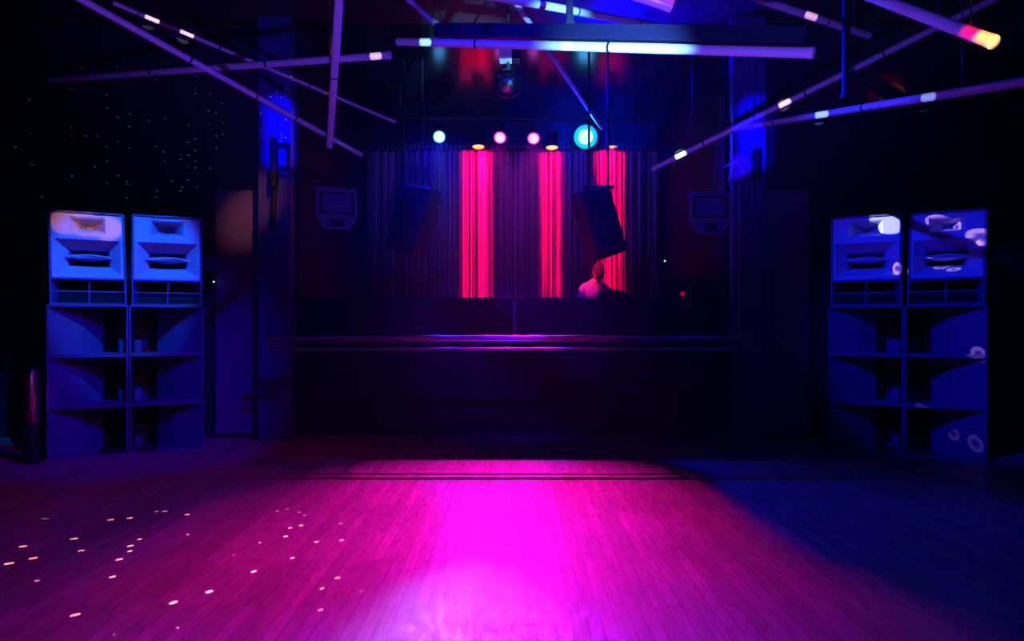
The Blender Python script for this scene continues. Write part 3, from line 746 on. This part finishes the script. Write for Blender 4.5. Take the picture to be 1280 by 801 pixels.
# forearms and hands (skin) with five fingers each
for s, wr, el in ((-1, Vector((-0.14, -0.36, 1.05)), Vector((-0.24, -0.12, 1.14))), (1, Vector((0.14, -0.40, 1.12)), Vector((0.25, -0.20, 1.20)))):
    f = (wr - el).normalized(); sd = f.cross(Vector((0, 0, 1))).normalized() * (1 if s > 0 else -1); up = Vector((0, 0, 1))
    vs = [wr - f * 0.02, wr + f * 0.05, wr + f * 0.09]; ed = [(0, 1), (1, 2)]; rad = [(0.026, 0.022), (0.036, 0.016), (0.036, 0.014)]
    for k, (off_, ln) in enumerate(((-0.030, 0.062), (-0.010, 0.074), (0.010, 0.070), (0.029, 0.055))):
        b0 = wr + f * 0.092 + sd * off_; i0 = len(vs)
        vs += [b0, b0 + f * ln * 0.5 - up * 0.008, b0 + f * ln * 0.85 - up * 0.032]; ed += [(2, i0), (i0, i0 + 1), (i0 + 1, i0 + 2)]; rad += [0.0095, 0.009, 0.0075]
    i0 = len(vs); b0 = wr + f * 0.03 - sd * 0.035
    vs += [b0, b0 + f * 0.035 - sd * 0.025 - up * 0.008, b0 + f * 0.065 - sd * 0.03 - up * 0.02]; ed += [(1, i0), (i0, i0 + 1), (i0 + 1, i0 + 2)]; rad += [0.013, 0.011, 0.009]
    skin_body('hand', [tuple(v) for v in vs], ed, rad, 'skin', per, 1)
# mixer table behind the wall
tb = thing('mixer_table', 'dark table with turntable gear behind the stage wall in front of the person', 'table', (dj.x, 9.25, SF))
mb = MB(); mb.box((-0.4, -0.26, 0.88), (0.4, 0.26, 0.92)); mb.build('top', 'black', tb, bevel=0.005)
for sx in (-0.34, 0.34):
    for sy in (-0.2, 0.2):
        MB().box((sx - 0.025, sy - 0.025, 0), (sx + 0.025, sy + 0.025, 0.88)).build('leg', 'black', tb)
mx_ = thing('mixer', 'small mixer console on the table under the hands of the person', 'mixer', (dj.x - 0.02, 9.27, SF + 0.92))
mb = MB(); mb.hexa([(-0.2, -0.17, 0), (0.2, -0.17, 0), (0.2, 0.17, 0), (-0.2, 0.17, 0), (-0.2, -0.17, 0.07), (0.2, -0.17, 0.07), (0.2, 0.17, 0.05), (-0.2, 0.17, 0.05)]); mb.build('body', 'black', mx_, bevel=0.006)
mb = MB()
for i in range(5):
    mb.box((-0.16 + i * 0.08 - 0.008, -0.12, 0.06), (-0.16 + i * 0.08 + 0.008, -0.06, 0.078))
mb.build('faders', 'seam', mx_)
# dark bundle on top of the wall
bpos = P(768, 372, SY + 0.07); bpos.z = 1.735
mb = MB(); n = 20; rings_ = []
for i in range(11):
    a = PI / 2 * i / 10; ring = []
    for k in range(n):
        b2 = 2 * PI * k / n; w = 1 + 0.12 * math.sin(3 * b2 + i) + 0.06 * math.sin(7 * b2)
        ring.append(bpos + Vector((0.21 * math.cos(a) ** 0.7 * math.cos(b2) * w - 0.03 * math.sin(a) if i < 10 else 0.001 * math.cos(b2) - 0.03, 0.075 * (math.cos(a) if i < 10 else 0.01) * math.sin(b2) * w, 0.098 * math.sin(a))))
    rings_.append(ring)
mb.smooth = True; mb.rings(rings_)
tag(mb.build('cloth_bundle', 'cloth'), 'black rounded bundle lying on top of the stage wall before the person', 'bundle')
# acrylic screen with pale edge
o = P(806, 372, 9.3); o.z = SF
ac = thing('acrylic_screen', 'clear upright acrylic screen with pale edges behind the stage wall beside the person', 'screen', o)
zs0, zs1 = P(0, 385, 9.3).z, P(0, 344, 9.3).z
MB(o).box((P(791, 0, 9.3).x, 9.295, zs0), (P(820, 0, 9.3).x, 9.305, zs1)).build('pane', 'acrylic', ac)
MB(o).box((P(820, 0, 9.3).x, 9.29, zs0), (P(822, 0, 9.3).x, 9.31, zs1)).build('edge_strip', 'seam', ac)
MB(o).box((P(815.5, 0, 9.3).x, 9.28, zs0), (P(816.6, 0, 9.3).x, 9.292, zs1)).build('inner_strip', 'seam', ac)
mb = MB(o)
for x in (793, 819):
    xx = P(x, 0, 9.3).x; mb.box((xx - 0.02, 9.28, SF), (xx + 0.02, 9.32, zs0 + 0.02))
mb.box((P(789, 0, 9.3).x, 9.18, SF), (P(823, 0, 9.3).x, 9.42, SF + 0.02))
mb.build('stand', 'black', ac)
# rack with small red monitor on its top
o = P(846, 372, 9.4); o.z = SF
rk = thing('equipment_rack', 'dark equipment rack at the right end of the stage with one red lamp', 'rack', o)
zr = P(0, 349, 9.4).z
MB(o).box((P(824, 0, 9.4).x, 9.4, SF), (P(870, 0, 9.4).x, 9.85, zr)).build('cabinet', 'stage', rk, bevel=0.008)
mb = MB(o)
for k in range(5):
    z = zr - 0.12 - k * 0.13; mb.box((P(826, 0, 9.4).x, 9.385, z), (P(868, 0, 9.4).x, 9.4, z + 0.10))
mb.build('front_plates', 'cabdark', rk, bevel=0.004)
MB(o).axis(P(853, 367, 9.38), (0, -1, 0), [(0, 0.032), (0.02, 0.03), (0.032, 0.02), (0.036, 0.002)], 14).build('red_lamp', emat('red_lamp_glow', (1, 0.0, 0.06), 0.35), rk)
o = P(829, 349, 9.4); o.z = zr
mo = thing('small_monitor', 'small red-faced monitor speaker on the rack at the right end of the stage', 'monitor', o)
zm0, zm1 = P(0, 340, 9.35).z, P(0, 323, 9.35).z
xa, xb = P(821, 0, 9.35).x, P(834, 0, 9.35).x
MB(o).hexa([(xa, 9.43, zm0), (xb - .05, 9.38, zm0 + .01), (xb + .06, 9.55, zm0 + .01), (xa, 9.6, zm0), (xa, 9.43, zm1 - .02), (xb - .05, 9.38, zm1), (xb + .06, 9.55, zm1), (xa, 9.6, zm1 - .02)]).build('casing', 'cab', mo, bevel=0.006)
MB(o).hexa([(xa + .015, 9.42, zm0 + .02), (xb - .06, 9.375, zm0 + .03), (xb - .06, 9.385, zm0 + .03), (xa + .015, 9.43, zm0 + .02), (xa + .015, 9.42, zm1 - .035), (xb - .06, 9.375, zm1 - .02), (xb - .06, 9.385, zm1 - .02), (xa + .015, 9.43, zm1 - .035)]).build('grille', 'cabdark', mo)
MB(o).tube([((xa + xb) / 2 + .02, 9.5, zr), ((xa + xb) / 2 + .02, 9.5, zm0 + .03)], 0.02, 10).build('stem', 'black', mo)
MB(o).axis((xb - .02, 9.40, zm1 - .03), (0.6, -1, 0), [(0, 0.012), (0.006, 0.009), (0.008, 0.001)], 10).build('indicator', emat('pale_indicator', (0.9, 0.9, 1), 2), mo)

# ------------------------------------------------------------------ unseen wash lights, most added to tint single things
spot('wash_left_stack', (-2.3, 4.7, 5.0), (-4.08, 7.2, 2.22), 4200, (0.0, 0.15, 1.0), 22, 0.5, 0.05)
spot('wash_left_low', (0.2, 3.4, 4.9), (-4.0, 7.2, 1.0), 1300, (0, 0, 1.0), 30, 0.7, 0.05)
spot('wash_right_stack', (-0.2, 3.4, 4.9), (4.4, 7.2, 1.6), 1500, (0.0, 0.015, 1.0), 25, 0.7, 0.05)
for px in (84, 110, 138):
    spot('orange_left_top', (-0.6, 2.2, 3.9), P(px, 273, 7.15), 1000, (1.0, 0.30, 0.10), 2.6, 0.4, 0.01)
for py in (142, 168, 194):
    spot('blue_pillar_left', (-1.6, 5.2, 2.6), P(350, py, 8.2), 1900, (0.0, 0.0, 1.0), 8.0, 0.7, 0.03)  # stacked beams added to light only the left pillar's upper part
for py in (142, 168, 194):
    spot('blue_pillar_right', (1.6, 5.2, 2.6), P(942, py, 8.2), 1900, (0.0, 0.0, 1.0), 8.0, 0.7, 0.03)  # same added beams for the right pillar
spot('orange_panel_left', (-1.2, 5.6, 4.6), P(314, 272, WY), 420, (1.0, 0.25, 0.12), 12, 1.0, 0.06)
spot('blue_tube_beam', (1.8, 1.0, 1.9), T[7][1].lerp(T[7][2], 0.62), 12000, (0.16, 0.5, 1.0), 11, 0.9, 0.03)  # added beam that makes the thick level tube blaze
spot('tube_wash', (0, 0.6, 0.5), (0, 5.2, 5.0), 950, (0.14, 0.05, 1.0), 78, 0.6, 0.1)  # added violet fill from near the floor, for the tubes
spot('ceiling_blue', (1.0, 9.6, 4.5), (2.2, 7.2, 5.1), 2200, (0, 0, 1.0), 62, 0.9, 0.1)  # added spot for the blue patch on the ceiling
spot('person_red', (0.1, 8.75, 3.5), (1.17, 9.65, 2.02), 420, (1.0, 0.01, 0.08), 16, 0.6, 0.03)  # added red spot to bring out the person
spot('yellow_tip', (1.0, 0.6, 2.0), T[10][2] + (T[10][1] - T[10][2]).normalized() * 0.04, 2200, (1.0, 0.45, 0.0), 2.0, 0.3, 0.01)  # narrow spot added to colour the tube tip yellow
spot('red_tip', (1.0, 0.6, 2.0), T[10][2] + (T[10][1] - T[10][2]).normalized() * 0.10, 1400, (1.0, 0.0, 0.03), 3.0, 0.4, 0.01)  # its added red companion, a little further along the tube
spot('red_floor_left', (2.5, 1.0, 4.7), (-2.6, 4.3, 0), 350, (1.0, 0.0, 0.08), 60, 0.9, 0.1)  # added spot reddening the left of the floor
spot('magenta_curtain', (0, 8.6, 4.7), (0, 12.1, 2.3), 18, (0.45, 0.02, 1.0), 90, 0.6, 0.2)  # weak purple fill added for the whole curtain
spot('stage_front_blue', (0, 3.2, 4.85), (0, 8.6, 1.75), 900, (0, 0, 1.0), 34, 0.9, 0.1)  # added spot lifting the stage front towards blue
spot('cylinder_pink', (-2.6, 3.0, 2.2), (-4.85, 6.9, 0.68), 130, (1.0, 0.12, 1.0), 5, 0.6, 0.03)  # small spot added to brighten the metal cylinder
spot('blue_bracket_right', (1.2, 5.4, 2.4), P(920, 209, 8.1), 1500, (0.05, 0, 1.0), 5.5, 0.6, 0.03)  # added spot that picks out the right bracket in blue
area('blue_ambient', (0, 2.5, 5.0), (0, 4.5, 0), 45, (0.0, 0.005, 1.0), 9, 4)  # added soft fill giving the dark room its blue base

def gobo_dots(o, scale, size, strength, keep=0.5, nscale=2.0):
    """pattern of small facet reflections thrown by a lamp, in the lamp's own directions"""
    d = o.data; d.use_nodes = True; nt = d.node_tree; N = nt.nodes; L = nt.links
    em = N['Emission']; tc = N.new('ShaderNodeTexCoord')
    vo = N.new('ShaderNodeTexVoronoi'); vo.inputs['Scale'].default_value = scale
    L.new(tc.outputs['Normal'], vo.inputs['Vector'])
    lt = N.new('ShaderNodeMath'); lt.operation = 'LESS_THAN'; lt.inputs[1].default_value = size
    L.new(vo.outputs['Distance'], lt.inputs[0])
    sp = N.new('ShaderNodeSeparateColor'); L.new(vo.outputs['Color'], sp.inputs[0])
    gt = N.new('ShaderNodeMath'); gt.operation = 'LESS_THAN'; gt.inputs[1].default_value = keep
    L.new(sp.outputs[0], gt.inputs[0])
    m1 = N.new('ShaderNodeMath'); m1.operation = 'MULTIPLY'; L.new(lt.outputs[0], m1.inputs[0]); L.new(gt.outputs[0], m1.inputs[1])
    m2 = N.new('ShaderNodeMath'); m2.operation = 'MULTIPLY'; m2.inputs[1].default_value = strength; L.new(m1.outputs[0], m2.inputs[0])
    L.new(m2.outputs[0], em.inputs['Strength'])
def gobo_ring(o, half, r0, r1):
    d = o.data; d.use_nodes = True; nt = d.node_tree; N = nt.nodes; L = nt.links
    em = N['Emission']; tc = N.new('ShaderNodeTexCoord')
    mp = N.new('ShaderNodeVectorTransform'); mp.vector_type = 'VECTOR'; mp.convert_from = 'WORLD'; mp.convert_to = 'OBJECT'
    L.new(tc.outputs['Normal'], mp.inputs[0])
    sx = N.new('ShaderNodeSeparateXYZ'); L.new(tc.outputs['Normal'], sx.inputs[0])
    ac = N.new('ShaderNodeMath'); ac.operation = 'ABSOLUTE'; L.new(sx.outputs[2], ac.inputs[0])
    cs = N.new('ShaderNodeMath'); cs.operation = 'ARCCOSINE'; L.new(ac.outputs[0], cs.inputs[0])
    cr = N.new('ShaderNodeMapRange'); cr.inputs['From Min'].default_value = half * r0; cr.inputs['From Max'].default_value = half * r1
    cr.inputs['To Min'].default_value = 0.12; cr.inputs['To Max'].default_value = 1.0
    L.new(cs.outputs[0], cr.inputs['Value']); L.new(cr.outputs[0], em.inputs['Strength'])

ballp = bc + Vector((0, -0.25, -0.05))
g1 = spot('mirror_ball_dots_floor', ballp, (-2.6, 3.4, 0), 9000, (1.0, 0.55, 0.5), 38, 0.6, 0.0)
gobo_dots(g1, 44, 0.14, 1.0, 0.65)
g2 = spot('mirror_ball_dots_wall', ballp, P(215, 175, WY), 5000, (0.8, 0.75, 1.0), 26, 0.7, 0.0)
gobo_dots(g2, 120, 0.15, 1.0, 0.3)
for px, py, wpx, pw, colr, ring in ((1104, 279, 26, 1.6, (0.8, 0.75, 1.0), 0), (1158, 272, 18, 1.0, (1, 0.45, 0.75), 1), (1218, 293, 22, 1.3, (1, 0.45, 0.8), 1), (1120, 335, 16, 1.0, (1, 0.5, 0.8), 1),
                                  (1146, 320, 12, .7, (1, 0.45, 0.7), 1), (1225, 444, 18, 1.2, (1, 0.4, 0.8), 1), (1168, 523, 14, .5, (1, 0.3, 0.5), 1), (1218, 553, 18, .5, (0.7, 0.35, 1), 1), (1172, 328, 9, .8, (1, .6, .6), 1)):
    q_ = (px - CX) / F; fd = (7.66 + 3.55 * 0.5504) / (1 + 0.5504 * q_) + (0.07 if py < 380 else 0.05)
    tgt = P(px, py, fd); dist = (tgt - ballp).length
    half = math.atan(wpx / 2 * 7.1 / F / dist)
    q = spot('facet_reflection', ballp, tgt, 1500 * pw, colr, math.degrees(half * 2), 0.25, 0.0)
    if ring: gobo_ring(q, half, 0.3, 0.6)

for k, f, rad, pw, colr in ((7, 0.09, 0.035, 1.6, (0.3, 0.7, 1.0)), (11, 0.90, 0.045, 3.0, (0.35, 0.7, 1.0)), (9, 0.47, 0.035, 1.2, (1, 0.5, 0.8)), (12, 0.55, 0.032, 1.5, (0.4, 0.6, 1)),
                          (12, 0.22, 0.032, 0.8, (0.3, 0.4, 1)), (11, 0.56, 0.03, 1.0, (1, 0.6, 0.8)), (2, 0.97, 0.045, 0.8, (1, 0.65, 0.85)), (7, 0.5, 0.03, 1.4, (0.4, 0.7, 1)), (3, 0.1, 0.03, 1.0, (1, 0.6, 0.8)), (3, 0.2, 0.03, 1.0, (1, 0.6, 0.8))):
    tgt = T[k][1].lerp(T[k][2], f); src = Vector((0.12, 0.05, 1.56)); dist = (tgt - src).length
    spot('tube_dot_spot', src, tgt, 95 * dist * dist * pw, colr, math.degrees(2 * math.atan(rad / dist)), 0.4, 0.0)  # spots added beside the camera for bright dots on the tubes

# ------------------------------------------------------------------ camera / world / view
w = bpy.data.worlds.new('club_air'); sc.world = w; w.use_nodes = True
w.node_tree.nodes['Background'].inputs['Color'].default_value = (0, 0, 0, 1)
w.node_tree.nodes['Background'].inputs['Strength'].default_value = 0
HAZE = 0.0015
wn_ = w.node_tree.nodes.new('ShaderNodeVolumeScatter'); wn_.inputs['Density'].default_value = HAZE; wn_.inputs['Anisotropy'].default_value = 0.82
wn_.inputs['Color'].default_value = (1, 1, 1, 1)
w.node_tree.links.new(wn_.outputs[0], w.node_tree.nodes['World Output'].inputs['Volume'])
cam = bpy.data.cameras.new('camera'); co = bpy.data.objects.new('camera', cam); COL.objects.link(co)
co.location = (0, 0, CAMZ); co.rotation_euler = (PI / 2, 0, 0)
cam.sensor_width = 36; cam.lens = F / 1280 * 36; cam.shift_y = 4.5 / 1280; cam.clip_start = 0.05
sc.camera = co
sc.view_settings.view_transform = 'Standard'; sc.view_settings.look = 'None'
sc.view_settings.gamma = 1; sc.view_settings.exposure = 0; sc.view_settings.use_curve_mapping = False
cy = sc.cycles
cy.use_denoising = True; cy.max_bounces = 6; cy.diffuse_bounces = 2; cy.glossy_bounces = 4; cy.transmission_bounces = 4
cy.sample_clamp_indirect = 4; cy.caustics_reflective = False; cy.caustics_refractive = False
cy.use_light_tree = True
